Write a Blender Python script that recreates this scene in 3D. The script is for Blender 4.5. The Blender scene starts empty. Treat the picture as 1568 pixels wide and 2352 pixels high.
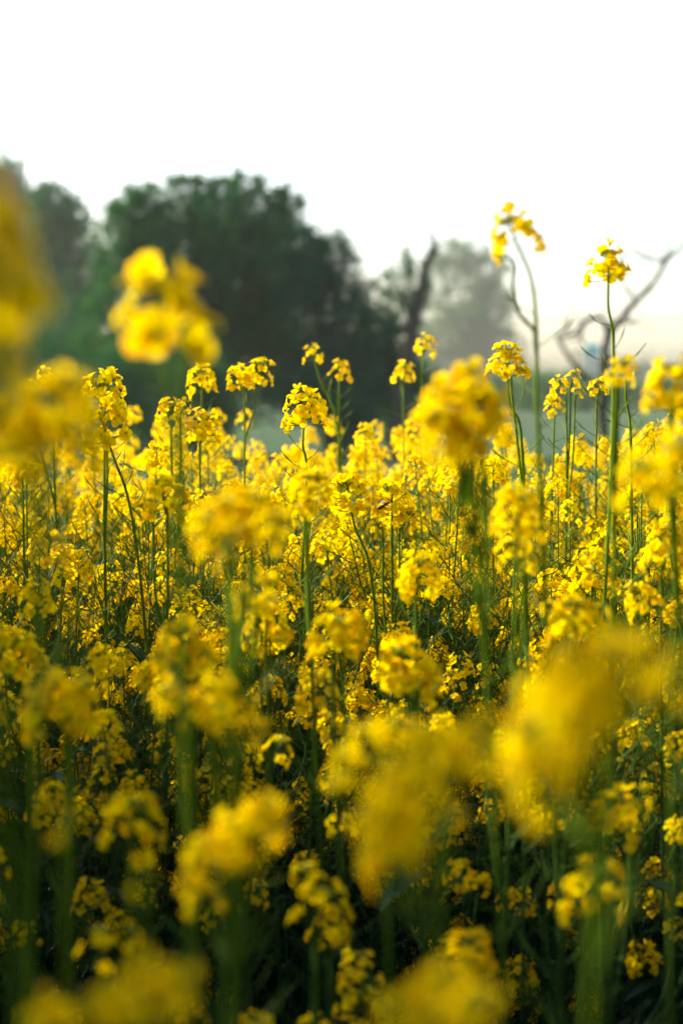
import bpy, math, random
import numpy as np
from mathutils import Vector, Matrix, Euler

C = bpy.context.scene.collection
R = math.radians
rng = np.random.default_rng(7)
random.seed(7)

# ------------------------------------------------------------------ camera, sky, sun, exposure
ZC = 1.25
PITCH = math.atan(276 / 3267)
cam_d = bpy.data.cameras.new('camera')
cam = bpy.data.objects.new('camera', cam_d)
C.objects.link(cam)
cam.location = (0, 0, ZC)
cam.rotation_euler = (math.pi / 2 - PITCH, 0, 0)
cam_d.sensor_fit = 'VERTICAL'
cam_d.sensor_height = 36
cam_d.lens = 50
cam_d.clip_start = 0.02
cam_d.clip_end = 3000
cam_d.dof.use_dof = True
cam_d.dof.focus_distance = 1.62
cam_d.dof.aperture_fstop = 3.9
bpy.context.scene.camera = cam

SUN_EL, SUN_AZ = 30, -62          # azimuth from the view direction, negative = left
world = bpy.data.worlds.new('World')
bpy.context.scene.world = world
world.use_nodes = True
wn = world.node_tree
sky = wn.nodes.new('ShaderNodeTexSky')
sky.sky_type = 'NISHITA'
sky.sun_disc = False
sky.sun_elevation = R(SUN_EL)
sky.sun_rotation = R(SUN_AZ)
sky.air_density = 1.0
sky.dust_density = 3.5
sky.ozone_density = 0.6
wn.links.new(sky.outputs[0], wn.nodes['Background'].inputs[0])
wn.nodes['Background'].inputs[1].default_value = 0.15

sun_d = bpy.data.lights.new('sun', 'SUN')
sun_d.energy = 4.0
sun_d.angle = R(0.6)
sun_d.color = (1.0, 0.91, 0.70)
sun = bpy.data.objects.new('sun', sun_d)
C.objects.link(sun)
sdir = Vector((math.sin(R(SUN_AZ)) * math.cos(R(SUN_EL)), math.cos(R(SUN_AZ)) * math.cos(R(SUN_EL)), math.sin(R(SUN_EL))))
sun.rotation_euler = sdir.to_track_quat('Z', 'Y').to_euler()

sc = bpy.context.scene
sc.view_settings.view_transform = 'Standard'
sc.view_settings.look = 'None'
sc.view_settings.exposure = 1.6
sc.view_settings.gamma = 1
sc.render.engine = 'CYCLES'
sc.cycles.max_bounces = 8
sc.cycles.transmission_bounces = 6
sc.cycles.diffuse_bounces = 5
sc.cycles.volume_bounces = 0
sc.cycles.use_denoising = True

# ------------------------------------------------------------------ helpers
def W(x, y, d):
    """point of the place seen at photo point (x, y) (1568 px wide frame) at depth d"""
    v = Vector(((x - 784) / 3267, 1.0, -(y - 1176) / 3267)) * d
    v.rotate(Euler((-PITCH, 0, 0)))
    return v + Vector((0, 0, ZC))

class G:
    def __init__(s): s.v = []; s.q = []; s.t = []; s.qm = []; s.tm = []; s.n = 0
    def add(s, v, q=None, t=None, m=0):
        v = np.asarray(v, float).reshape(-1, 3)
        if q is not None and len(q):
            q = np.asarray(q, np.int64).reshape(-1, 4) + s.n; s.q.append(q)
            s.qm.append(np.broadcast_to(np.asarray(m), (len(q),)) if np.ndim(m) == 0 else np.asarray(m))
        if t is not None and len(t):
            t = np.asarray(t, np.int64).reshape(-1, 3) + s.n; s.t.append(t)
            s.tm.append(np.broadcast_to(np.asarray(m), (len(t),)))
        s.v.append(v); s.n += len(v)
    def arrays(s):
        if hasattr(s, '_a'): return s._a
        v = np.concatenate(s.v)
        q = np.concatenate(s.q) if s.q else np.zeros((0, 4), int)
        t = np.concatenate(s.t) if s.t else np.zeros((0, 3), int)
        qm = np.concatenate(s.qm) if s.q else np.zeros(0, int)
        tm = np.concatenate(s.tm) if s.t else np.zeros(0, int)
        s._a = (v, q, t, qm, tm); return s._a
    def merge(s, g, M):
        v, q, t, qm, tm = g.arrays()
        M = np.asarray(M)
        v = v @ M[:3, :3].T + M[:3, 3]
        if len(q): s.q.append(q + s.n); s.qm.append(qm)
        if len(t): s.t.append(t + s.n); s.tm.append(tm)
        s.v.append(v); s.n += len(v)
    def mesh(s, name, mats, smooth=True):
        v, q, t, qm, tm = s.arrays()
        me = bpy.data.meshes.new(name)
        me.vertices.add(len(v)); me.vertices.foreach_set('co', v.astype(np.float32).ravel())
        nl = len(q) * 4 + len(t) * 3
        me.loops.add(nl); me.loops.foreach_set('vertex_index', np.concatenate([q.ravel(), t.ravel()]).astype(np.int32))
        me.polygons.add(len(q) + len(t))
        st = np.concatenate([np.arange(len(q)) * 4, len(q) * 4 + np.arange(len(t)) * 3]).astype(np.int32)
        me.polygons.foreach_set('loop_start', st)
        me.polygons.foreach_set('material_index', np.concatenate([qm, tm]).astype(np.int32))
        me.polygons.foreach_set('use_smooth', np.full(len(q) + len(t), smooth))
        for m in mats: me.materials.append(m)
        me.update(calc_edges=True)
        return me

def link(name, me, parent=None, mat=None):
    o = bpy.data.objects.new(name, me)
    C.objects.link(o)
    if parent is not None: o.parent = parent
    if mat is not None: o.matrix_basis = Matrix(mat.tolist()) if isinstance(mat, np.ndarray) else mat
    return o

def tag(o, label=None, cat=None, group=None, kind=None):
    if label: o['label'] = label
    if cat: o['category'] = cat
    if group: o['group'] = group
    if kind: o['kind'] = kind
    return o

def unit(v):
    v = np.asarray(v, float); n = np.linalg.norm(v); return v / (n if n > 1e-9 else 1)

def frame(z, roll=0.0):
    z = unit(z)
    a = np.array([1, 0, 0]) if abs(z[0]) < .8 else np.array([0, 1, 0])
    x = unit(np.cross(a, z)); y = np.cross(z, x)
    c, s_ = math.cos(roll), math.sin(roll)
    return np.stack([x * c + y * s_, -x * s_ + y * c, z], 1)

def mat4(rot, loc, sc_=1.0):
    M = np.eye(4); M[:3, :3] = rot * sc_; M[:3, 3] = loc; return M

def smoothline(pts, n):
    pts = np.asarray(pts, float)
    P = np.vstack([2 * pts[0] - pts[1], pts, 2 * pts[-1] - pts[-2]])
    out = []
    for i in range(len(pts) - 1):
        p0, p1, p2, p3 = P[i:i + 4]
        for t in np.linspace(0, 1, n, endpoint=False):
            out.append(0.5 * (2 * p1 + (p2 - p0) * t + (2 * p0 - 5 * p1 + 4 * p2 - p3) * t * t + (3 * p1 - p0 - 3 * p2 + p3) * t ** 3))
    out.append(pts[-1]); return np.array(out)

def tube(g, pts, rad, sides=5, m=0, cap=True):
    pts = np.asarray(pts, float); n = len(pts)
    rad = np.broadcast_to(np.asarray(rad, float), (n,))
    tan = np.gradient(pts, axis=0); tan /= np.linalg.norm(tan, axis=1)[:, None] + 1e-12
    a = np.array([0, 1., 0]) if abs(tan[0][1]) < .9 else np.array([1., 0, 0])
    x = unit(np.cross(tan[0], a)); V = []
    ang = np.arange(sides) * 2 * math.pi / sides
    for i in range(n):
        x = unit(x - tan[i] * x.dot(tan[i])); y = np.cross(tan[i], x)
        V.append(pts[i] + rad[i] * (np.cos(ang)[:, None] * x + np.sin(ang)[:, None] * y))
    V = np.concatenate(V)
    i = np.arange(n - 1)[:, None] * sides; j = np.arange(sides)[None]; k = (j + 1) % sides
    q = np.stack([i + j, i + k, i + sides + k, i + sides + j], -1).reshape(-1, 4)
    t = None
    if cap:
        V = np.vstack([V, pts[-1] + tan[-1] * rad[-1]]); b = (n - 1) * sides
        t = [(b + a_, b + (a_ + 1) % sides, n * sides) for a_ in range(sides)]
    g.add(V, q, t, m)

def ellip(g, M, rx, rz, m=0, seg=6, rings=4):
    V = []; 
    for i in range(1, rings):
        th = math.pi * i / rings
        for j in range(seg):
            ph = 2 * math.pi * j / seg
            V.append((rx * math.sin(th) * math.cos(ph), rx * math.sin(th) * math.sin(ph), rz * math.cos(th)))
    V += [(0, 0, rz), (0, 0, -rz)]
    V = np.array(V) @ M[:3, :3].T + M[:3, 3]
    q = [(i * seg + j, i * seg + (j + 1) % seg, (i + 1) * seg + (j + 1) % seg, (i + 1) * seg + j) for i in range(rings - 2) for j in range(seg)]
    T = (rings - 1) * seg
    t = [(T, (j + 1) % seg, j) for j in range(seg)] + [(T + 1, (rings - 2) * seg + j, (rings - 2) * seg + (j + 1) % seg) for j in range(seg)]
    g.add(V, q, t, m)

# ------------------------------------------------------------------ materials
def newmat(name):
    m = bpy.data.materials.new(name); m.use_nodes = True
    nt = m.node_tree; nt.nodes.clear()
    return m, nt, nt.nodes, nt.links

def leafy(name, cols, trans, rough=0.55, tcol=None, spec=0.25, scale=60.0, trans_mix=0.5):
    """thin tissue: diffuse + translucency, colour varied per piece, per object and by noise"""
    m, nt, N, L = newmat(name)
    out = N.new('ShaderNodeOutputMaterial')
    geo = N.new('ShaderNodeNewGeometry'); oi = N.new('ShaderNodeObjectInfo')
    tc = N.new('ShaderNodeTexCoord'); no = N.new('ShaderNodeTexNoise'); no.inputs['Scale'].default_value = scale; no.inputs['Detail'].default_value = 3
    L.new(tc.outputs['Object'], no.inputs['Vector'])
    a = N.new('ShaderNodeMath'); a.operation = 'MULTIPLY_ADD'; a.inputs[1].default_value = .5
    L.new(geo.outputs['Random Per Island'], a.inputs[0])
    b = N.new('ShaderNodeMath'); b.operation = 'MULTIPLY'; b.inputs[1].default_value = .25
    L.new(oi.outputs['Random'], b.inputs[0]); L.new(b.outputs[0], a.inputs[2])
    c = N.new('ShaderNodeMath'); c.operation = 'MULTIPLY_ADD'; c.inputs[1].default_value = .3
    L.new(no.outputs['Fac'], c.inputs[0]); L.new(a.outputs[0], c.inputs[2])
    rp = N.new('ShaderNodeValToRGB'); rp.color_ramp.elements[0].color = (*cols[0], 1); rp.color_ramp.elements[1].color = (*cols[-1], 1)
    rp.color_ramp.elements[0].position = .1; rp.color_ramp.elements[1].position = .92
    for i, cc in enumerate(cols[1:-1]):
        e = rp.color_ramp.elements.new(.1 + .82 * (i + 1) / (len(cols) - 1)); e.color = (*cc, 1)
    L.new(c.outputs[0], rp.inputs[0])
    p = N.new('ShaderNodeBsdfPrincipled'); L.new(rp.outputs[0], p.inputs['Base Color'])
    p.inputs['Roughness'].default_value = rough; p.inputs['Specular IOR Level'].default_value = spec
    if trans:
        t = N.new('ShaderNodeBsdfTranslucent'); mx = N.new('ShaderNodeMix'); mx.data_type = 'RGBA'; mx.blend_type = 'MULTIPLY'
        mx.inputs[0].default_value = 1; L.new(rp.outputs[0], mx.inputs[6]); mx.inputs[7].default_value = (*trans, 1)
        L.new(mx.outputs[2], t.inputs['Color'])
        ms = N.new('ShaderNodeMixShader'); ms.inputs[0].default_value = trans_mix
        L.new(p.outputs[0], ms.inputs[1]); L.new(t.outputs[0], ms.inputs[2]); L.new(ms.outputs[0], out.inputs[0])
    else: L.new(p.outputs[0], out.inputs[0])
    return m

M_PET = leafy('petal', [(.86, .43, .0), (.92, .62, .0), (.90, .72, .0), (.86, .80, .0)], (1.0, .92, .0), rough=.8, trans_mix=.45, scale=90, spec=.0)
M_STEM = leafy('stem', [(.07, .15, .006), (.11, .20, .004), (.17, .27, .003)], (1, 1, .1), rough=.55, spec=.1, scale=25, trans_mix=.25)
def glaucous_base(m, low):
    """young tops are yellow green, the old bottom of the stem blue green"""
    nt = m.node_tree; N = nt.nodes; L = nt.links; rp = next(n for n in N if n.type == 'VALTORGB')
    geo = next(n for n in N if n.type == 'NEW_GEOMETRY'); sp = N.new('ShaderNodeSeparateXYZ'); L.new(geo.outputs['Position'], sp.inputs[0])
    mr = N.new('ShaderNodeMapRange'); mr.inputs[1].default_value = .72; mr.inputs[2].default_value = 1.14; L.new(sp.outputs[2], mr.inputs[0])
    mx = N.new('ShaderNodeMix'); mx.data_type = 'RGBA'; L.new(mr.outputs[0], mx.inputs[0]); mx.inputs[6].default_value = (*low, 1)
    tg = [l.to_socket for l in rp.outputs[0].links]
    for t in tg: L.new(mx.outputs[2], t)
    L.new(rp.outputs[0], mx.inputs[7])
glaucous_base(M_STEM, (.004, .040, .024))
M_BUD = leafy('bud', [(.16, .24, .01), (.36, .40, .008), (.60, .52, .004)], (.9, 1, .3), rough=.5, trans_mix=.2)
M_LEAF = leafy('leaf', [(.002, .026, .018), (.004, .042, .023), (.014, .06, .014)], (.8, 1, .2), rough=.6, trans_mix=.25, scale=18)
HM = [M_PET, M_STEM, M_BUD]
PM = [M_STEM, M_LEAF]

# ------------------------------------------------------------------ mustard flower
def petal(g, az, opn, L_=.0092, wd=.0036, rows=6, cols=5, jit=0.0, r=None):
    r = r or random
    claw = .0032
    rr = []; zz = []; ww = []
    for i in range(rows):
        t = i / (rows - 1)
        if t < .3:
            k = t / .3; rad = .0006 + .0006 * k; z = claw * k; w = .0006 + .0006 * k
        else:
            k = (t - .3) / .7; a = opn * (.55 + .6 * k)
            rad = .0012 + (L_ * .8) * k * math.sin(a); z = claw + (L_ * .8) * k * math.cos(a) - .0006 * k * k
            w = wd * (math.sin(math.pi * min(1, .16 + .80 * k)) ** .55) * (.6 + .4 * min(1, k * 1.6)) if k < .999 else wd * .5
        rr.append(rad); zz.append(z); ww.append(w)
    cup = r.uniform(-.12, .3); tw = r.uniform(-.25, .25); V = []
    for i in range(rows):
        for j in range(cols):
            u = 2 * j / (cols - 1) - 1
            x = rr[i] - (abs(u) ** 2) * (.0012 if i == rows - 1 else 0)
            V.append((x, u * ww[i], zz[i] + (u * u) * cup * ww[i] + u * tw * ww[i] + (r.uniform(-.00015, .00015) if i > 2 else 0)))
    V = np.array(V); c, s = math.cos(az), math.sin(az)
    V = V @ np.array([[c, s, 0], [-s, c, 0], [0, 0, 1]])
    q = [(i * cols + j, i * cols + j + 1, (i + 1) * cols + j + 1, (i + 1) * cols + j) for i in range(rows - 1) for j in range(cols - 1)]
    g.add(V, q, m=0)

def flower_geo(opn, lod, r):
    g = G()
    a0 = r.uniform(0, 1.5); miss = -1
    for k in range(4):
        o = opn * r.uniform(.82, 1.15)
        az = a0 + k * math.pi / 2 + r.uniform(-.2, .2) + (.18 if k % 2 else -.18)
        petal(g, az, o, L_=.0104 * r.uniform(.88, 1.1), wd=.0046 * r.uniform(.85, 1.1), rows=(7, 6, 4)[lod], cols=(5, 5, 2)[lod], r=r)
    if lod < 2:
        for k in range(4):      # sepals
            az = a0 + .78 + k * math.pi / 2; d = np.array([math.cos(az), math.sin(az), 0])
            p = np.cross([0, 0, 1], d)
            V = [d * .0008 - p * .0006, d * .0008 + p * .0006, d * .0026 + p * .0007 + [0, 0, .0026], d * .0026 - p * .0007 + [0, 0, .0026], d * .0032 + [0, 0, .0042]]
            g.add(V, [(0, 1, 2, 3)], [(3, 2, 4)], 2)
        for k in range(6 if lod == 0 else 3):
            az = r.uniform(0, 6.3); d = np.array([math.cos(az) * .0012, math.sin(az) * .0012, .0058])
            tube(g, [[0, 0, .001], d * .7, d], [.0002, .0002, .0005], 3, 2 if k % 2 else 0, cap=False)
    return g

def head_plan(r, n=17, L_=.034, droop=0.0, sparse=1.0):
    """transforms of the flowers and their stalks on one raceme whose axis is +Z with the base at the origin"""
    out = []
    for i in range(n):
        t = (i + r.uniform(-.3, .3)) / n; t = min(1, max(0, t))
        az = i * 2.39996 + r.uniform(-.35, .35)
        ax = np.array([0, 0, L_ * .8 * t * sparse])
        el = R(-2 + 60 * t ** 1.2 + r.uniform(-10, 10)) - droop * (1 - t)
        ln = (.0185 - .0045 * t) * r.uniform(.85, 1.15)
        d = np.array([math.cos(az) * math.cos(el), math.sin(az) * math.cos(el), math.sin(el)])
        tip = ax + d * ln + np.array([0, 0, -.0012])
        fc = unit(d + np.array([r.uniform(-.35, .35), r.uniform(-.35, .35), r.uniform(-.1, .55)]))
        opn = R(78 - 30 * max(0, t - .6) / .4 + r.uniform(-18, 12)); 
        out.append((ax, tip, fc, opn, r.uniform(0, 6.28), (1.02 - .16 * t) * r.uniform(.88, 1.1)))
    return out

def head_core(g, plan, r, L_=.034, lod=0):
    if lod < 2:
        for ax, tip, fc, *_ in plan:
            mid = (ax + tip) / 2 + np.array([0, 0, -.0012])
            tube(g, [ax, mid, tip, tip + fc * .001] if lod == 0 else [ax, tip], .0005, 4 if lod == 0 else 3, 1, cap=False)
    tube(g, [[0, 0, -.004], [0, 0, L_ * .5], [0, 0, L_ * .8]], [.0014, .0012, .0009], 5 if lod == 0 else 3, 1)
    nb = (18, 9, 4)[lod]
    for i in range(nb):
        t = i / nb; az = i * 2.39996; el = R(15 + 72 * t); rad = .0095 - .004 * t
        d = np.array([math.cos(az) * math.cos(el), math.sin(az) * math.cos(el), math.sin(el)])
        p = np.array([0, 0, L_ * .8]) + d * rad
        ellip(g, mat4(frame(d + [0, 0, .6]), p), .0014 * (1.25 - .5 * t), .0028 * (1.2 - .4 * t), 2, seg=(6, 4, 3)[lod], rings=(4, 3, 3)[lod])
        if lod == 0: tube(g, [[0, 0, L_ * .78], p], .0003, 3, 1, cap=False)

FR = random.Random(3)
FLO = {}
for lod in (0, 1, 2):
    FLO[lod] = [(o, flower_geo(R(o), lod, FR)) for o in (30, 42, 55, 62, 70, 76, 82, 90)]
FL_MESH = [g.mesh('flower', HM) for o, g in FLO[0]]
def pick(opn, lod):
    o = math.degrees(opn) + FR.uniform(-6, 6)
    return min(range(8), key=lambda i: abs(FLO[lod][i][0] - o))

def head_joined(seed, lod, n=17, L_=.034):
    r = random.Random(seed); g = G(); pl = head_plan(r, n, L_)
    head_core(g, pl, r, L_, lod)
    for ax, tip, fc, opn, roll, s in pl:
        g.merge(FLO[lod][pick(opn, lod)][1], mat4(frame(fc, roll), tip, s * (1.12 if lod == 2 else 1)))
    return g
HEADS1 = [head_joined(100 + i, 1, n=random.choice([11, 14, 17, 20]), L_=random.uniform(.022, .036)) for i in range(12)]
HEADS2 = [head_joined(200 + i, 2, n=random.choice([10, 13, 15]), L_=random.uniform(.026, .04)) for i in range(6)]
HEAD_MESH = [g.mesh('flower_head', HM) for g in HEADS1]

# ------------------------------------------------------------------ mustard plant bodies
def pods(g, line, r, s0, s1, every, lod=0, m=0, ln=1.0):
    """slender seed pods on the stem between arc positions s0..s1 (0 base, 1 tip)"""
    seg = np.linalg.norm(np.diff(line, axis=0), axis=1); cum = np.concatenate([[0], np.cumsum(seg)]); T = cum[-1]
    s = s0 * T; k = r.uniform(0, 6)
    while s < s1 * T:
        p = np.array([np.interp(s, cum, line[:, i]) for i in range(3)])
        p2 = np.array([np.interp(min(T, s + .01), cum, line[:, i]) for i in range(3)])
        F = frame(p2 - p if np.linalg.norm(p2 - p) > 1e-6 else [0, 0, 1])
        az = k * 2.4 + r.uniform(-.3, .3); k += 1
        d = F[:, 0] * math.cos(az) + F[:, 1] * math.sin(az); up = F[:, 2]
        e = r.uniform(.3, .8); d1 = unit(d + up * e); d2 = unit(d + up * (e + r.uniform(.0, .45)))
        l1 = r.uniform(.012, .018) * ln; l2 = r.uniform(.018, .040) * ln * (1.15 - .5 * (s / T - s0) / max(.01, s1 - s0))
        a = p + d1 * l1
        pts = [p, a, a + d2 * l2 * .5, a + unit(d2 + up * .12) * l2]
        tube(g, pts, [.00045, .00045, .0008, .0003], 4 if lod == 0 else 3, m, cap=False)
        s += every * r.uniform(.6, 1.4)

def blade(g, p, d, L_, w, r, m=1, rows=6, lobed=False):
    d = unit(d); side = unit(np.cross(d, [0, 0, 1]) + 1e-4); V = []; pos = np.array(p, float); cur = d.copy()
    for i in range(rows):
        t = i / (rows - 1)
        ww = w * (math.sin(math.pi * min(1, .08 + .9 * t)) ** .7) * (r.uniform(.65, 1.2) if lobed and 0 < i < rows - 1 else 1)
        if i == rows - 1: ww = w * .06
        fold = np.array([0, 0, abs(ww) * .35])
        V += [pos - side * ww + fold, pos, pos + side * ww + fold]
        pos = pos + cur * L_ / (rows - 1); cur = unit(cur + np.array([r.uniform(-.05, .05), r.uniform(-.05, .05), -.22]))
    q = []
    for i in range(rows - 1):
        b = i * 3; q += [(b, b + 1, b + 4, b + 3), (b + 1, b + 2, b + 5, b + 4)]
    g.add(V, q, m=m)

def leaves(g, line, r, n, lo=.12, hi=.6, big=1.0):
    for k in range(n):
        t = r.uniform(lo, hi); i = int(np.argmin(abs(line[:, 2] - t * line[-1, 2]))); p = line[i]
        az = r.uniform(0, 6.28); L_ = (.17 - .16 * t) * r.uniform(.7, 1.2) * big
        blade(g, p, [math.cos(az), math.sin(az), r.uniform(.3, 1.1)], L_, L_ * r.uniform(.10, .2), r, lobed=t < .4, rows=7)

def variant(seed, H=1.1, nb=6, lod=1):
    """a whole plant with its base at the origin: body mesh + transforms of its racemes"""
    r = random.Random(seed); g = G(); heads = []; fol = G()
    lean = np.array([r.uniform(-.07, .07), r.uniform(-.07, .07)])
    cps = [[0, 0, 0], [lean[0] * .15, lean[1] * .15, H * .35], [lean[0] * .6 + r.uniform(-.01, .01), lean[1] * .6, H * .7], [lean[0], lean[1], H - .034]]
    main = smoothline(cps, 7)
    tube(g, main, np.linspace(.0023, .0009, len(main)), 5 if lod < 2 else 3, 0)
    pods(g, main, r, .74, .985, .009 if lod < 2 else .02, lod)
    heads.append((main[-1], unit(main[-1] - main[-3]), r.uniform(.9, 1.1)))
    for k in range(nb):
        t = .46 + .42 * (k + r.uniform(-.3, .3)) / nb; i = int(t * (len(main) - 1)); p = main[i]
        az = k * 2.4 + r.uniform(-.5, .5)
        top = H * r.uniform(.84, .985) - (.16 * (.86 - t)); rad = r.uniform(.06, .16) * (1.1 - .35 * t)
        top = max(top, p[2] + .08)
        e = p + np.array([math.cos(az) * rad, math.sin(az) * rad, 0]); e[2] = top - .03
        mid = p + (e - p) * .45 + np.array([math.cos(az), math.sin(az), 0]) * rad * .28
        bl = smoothline([p, mid, e], 6)
        tube(g, bl, np.linspace(.0013, .0008, len(bl)), 4 if lod < 2 else 3, 0)
        pods(g, bl, r, .45, .97, .011 if lod < 2 else .026, lod)
        heads.append((bl[-1], unit(bl[-1] - bl[-3] + [0, 0, .02]), r.uniform(.7, 1.05)))
        if lod < 2: blade(fol, p, [math.cos(az), math.sin(az), .7], r.uniform(.04, .09), r.uniform(.004, .009), r)
    for k in range(4 if lod < 2 else 2):      # shoots that have shed their petals and carry only pods
        t = r.uniform(.55, .88); p = main[int(t * (len(main) - 1))]; az = r.uniform(0, 6.28); rad = r.uniform(.03, .09)
        e = p + np.array([math.cos(az) * rad, math.sin(az) * rad, r.uniform(.08, .2)]); e[2] = min(e[2], H - .03)
        bl = smoothline([p, p + (e - p) * .5 + np.array([math.cos(az), math.sin(az), 0]) * rad * .25, e], 5)
        tube(g, bl, np.linspace(.0012, .0005, len(bl)), 3, 0); pods(g, bl, r, .2, .99, .009 if lod < 2 else .018, lod)
    leaves(fol, main, r, 7 if lod < 2 else 4)
    return g, fol, heads

VAR = []
for i in range(16):
    g, f, h = variant(500 + i, H=random.uniform(1.0, 1.16), nb=random.choice([5, 6, 7, 8]))
    VAR.append((g.mesh('stem', PM), f.mesh('foliage', PM), h))

plants = []          # (root object, head world position, info) of every individual plant
def copy_variant(i, loc, rz, s, tx, ty):
    sm, fm, hs = VAR[i]
    root = bpy.data.objects.new('mustard_plant', None); C.objects.link(root)
    root.empty_display_size = .1
    root.location = loc; root.rotation_euler = (tx, ty, rz); root.scale = (1, 1, s)
    link('stem', sm, root); link('foliage', fm, root)
    for j, (p, d, k) in enumerate(hs):
        link('flower_head', HEAD_MESH[(i * 5 + j * 3 + int(rz * 10)) % len(HEAD_MESH)], root, mat4(frame(d, j * 1.3 + rz), p, k * .66))
    return root

# ------------------------------------------------------------------ the plants one can single out
# label, depth, heads [(x, y, size, lean deg, n flowers)], extra: root dx in m, stem points (px), pods density, leaves
HERO = []
def hero(label, d, heads, rootx=0.0, rooty=0.0, via=(), pod=.012, podlo=.72, nleaf=3, big=1.0, brl=.14):
    HERO.append(dict(label=label, d=d, heads=heads, rootx=rootx, rooty=rooty, via=via, pod=pod, podlo=podlo, nleaf=nleaf, big=big, brl=brl))

hero('mustard plant looming out of focus at the left edge with one huge head', .40,
     [(-25, 590, .7, 5, 15), (62, 580, .22, 20, 4), (-50, 480, .55, -5, 12), (10, 540, .4, 10, 8), (-30, 690, .6, 0, 12), (20, 660, .3, 15, 5), (-50, 800, .6, 0, 12)], rootx=.03, via=[(10, 1000)], pod=.005, podlo=.7, nleaf=4)
hero('blurred mustard plant with a sparse open head of five loose flowers before the dark tree', 0.64,
     [(372, 700, .84, -2, 10, 1.5)], rootx=.02, via=[(378, 950), (420, 1300)], nleaf=4)
hero('blurred mustard plant behind the sparse open head, its small side head low on the right', 0.68,
     [(446, 735, .34, 12, 4, 1.6)], rootx=.02, nleaf=2)
hero('blurred broad mustard head at the left edge, below the huge out of focus one', .58,
     [(20, 975, .55, -20, 14), (80, 935, .6, -5, 15), (140, 925, .6, 10, 15), (180, 960, .45, 25, 10), (60, 1000, .45, 0, 10), (100, 1070, .25, 0, 5), (200, 1030, .35, 25, 7), (30, 1050, .3, -20, 6)], rootx=-.02, nleaf=4)
hero('sharp mustard plant with a tall ragged head rising left of the sparse blurred head', 1.5,
     [(232, 905, 1.15, -4, 17), (262, 880, .7, 25, 7)], rootx=.01, via=[(252, 1010), (240, 1300)])
hero('sharp mustard plant with a second rounded head just under the tall ragged head', 1.48,
     [(238, 975, 1.05, -16, 18)], rootx=.09, via=[(285, 1090), (325, 1290)])
hero('mustard plant with a small rounded head just right of the sparse blurred head', 2.0,
     [(463, 870, .95, 0, 18)], rootx=-.01)
hero('mustard plant with twin joined heads against the dark tree base', 2.0,
     [(548, 868, .85, -12, 16), (597, 850, .85, 14, 16)], rootx=0, brl=.08)
hero('slim mustard plant topped by the tiny highest bud head before the dark tree', 2.3,
     [(717, 810, .72, -15, 9)], rootx=.06, via=[(745, 900), (790, 1050)])
hero('mustard plant with a compact round head right of the tiny bud head', 2.3,
     [(783, 850, .75, 5, 14)], rootx=.02)
hero('sharpest mustard plant at the centre, its dome head above a long stem of seed pods', 1.62,
     [(700, 934, 1.06, 3, 22)], rootx=-.02, via=[(705, 1060), (700, 1230), (690, 1400)], pod=.0085, podlo=.62)
hero('mustard plant with a small round head beside the leaning dead trunk', 2.4,
     [(978, 790, .82, 10, 13)], rootx=.03)
hero('mustard plant with a flat round head low before the leaning dead trunk foot', 2.4,
     [(930, 852, .82, 5, 14)], rootx=.03)
hero('mustard plant with a squarish head under the sparse blurred head', 1.9,
     [(393, 948, .95, 0, 18), (425, 930, .5, 20, 8)], rootx=0)
hero('mustard plant with a spreading head right of the squarish head', 1.9,
     [(468, 975, 1.05, 8, 18)], rootx=.01)
hero('blurred mustard plant with a big heaped head right of the leaning dead trunk', 0.84,
     [(1075, 875, .55, 8, 13), (1040, 925, .7, -15, 17), (1012, 985, .68, -30, 16), (1090, 930, .65, 10, 16), (1128, 925, .42, 25, 10), (1060, 990, .6, 0, 14), (1145, 965, .4, 35, 8), (1105, 990, .5, 15, 11)], rootx=.07, via=[(1075, 1120), (1110, 1400)], brl=.07)
hero('sharp mustard plant with a neat pointed head above the big heaped blurred head', 1.42,
     [(1162, 825, .82, -4, 19), (1196, 850, .4, 40, 4)], rootx=.03, via=[(1185, 960), (1205, 1110)], pod=.013, podlo=.75)
hero('tallest mustard plant, its one sided bright head high against the white sky', 1.0,
     [(1175, 530, .88, -22, 13, 1.15), (1142, 585, .26, -60, 3)], rootx=.05, via=[(1212, 700), (1232, 880), (1238, 1100)], pod=.02, podlo=.80, brl=.06)
hero('tall straight mustard plant with a flat topped head beside the bare dead tree', 1.32,
     [(1397, 602, .84, 0, 15)], rootx=-.02, via=[(1408, 760), (1406, 950), (1396, 1250)], pod=.0095, podlo=.60)
hero('slender mustard stem carrying only bare seed pods right of the tall flat topped plant', 1.45,
     [(1438, 842, .30, 0, 3)], rootx=.03, via=[(1445, 960), (1450, 1150)], pod=.009, podlo=.6)
hero('blurred mustard plant with a loose head across the bare dead tree', 1.05,
     [(1430, 850, .62, 5, 11), (1400, 855, .3, -20, 4)], rootx=.02)
hero('blurred mustard plant with a bright head cut off by the right picture edge', .95,
     [(1548, 882, .9, 0, 16), (1520, 875, .5, -20, 8)], rootx=.05)
hero('blurred mustard plant with two round heads below the bright cut off head', .74,
     [(1560, 1060, .75, 5, 16), (1480, 1100, .65, -12, 14)], rootx=.03)
hero('mustard plant with a soft upright head hiding the middle of the sharpest stem', 1.15,
     [(712, 1120, .92, 6, 18), (690, 1175, .5, -25, 7)], rootx=.03)
hero('blurred mustard plant with a wide lumpy head left of the sharpest stem', .78,
     [(480, 1215, .55, -20, 13), (525, 1180, .6, -5, 15), (585, 1170, .55, 10, 14), (620, 1205, .5, 30, 12), (560, 1215, .45, 5, 9), (515, 1270, .32, -10, 6)], rootx=.02, brl=.07)
hero('blurred mustard plant with a small amber head below the wide lumpy head', .95,
     [(600, 1352, .6, 30, 12), (565, 1385, .45, -30, 8)], rootx=.0)
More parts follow.
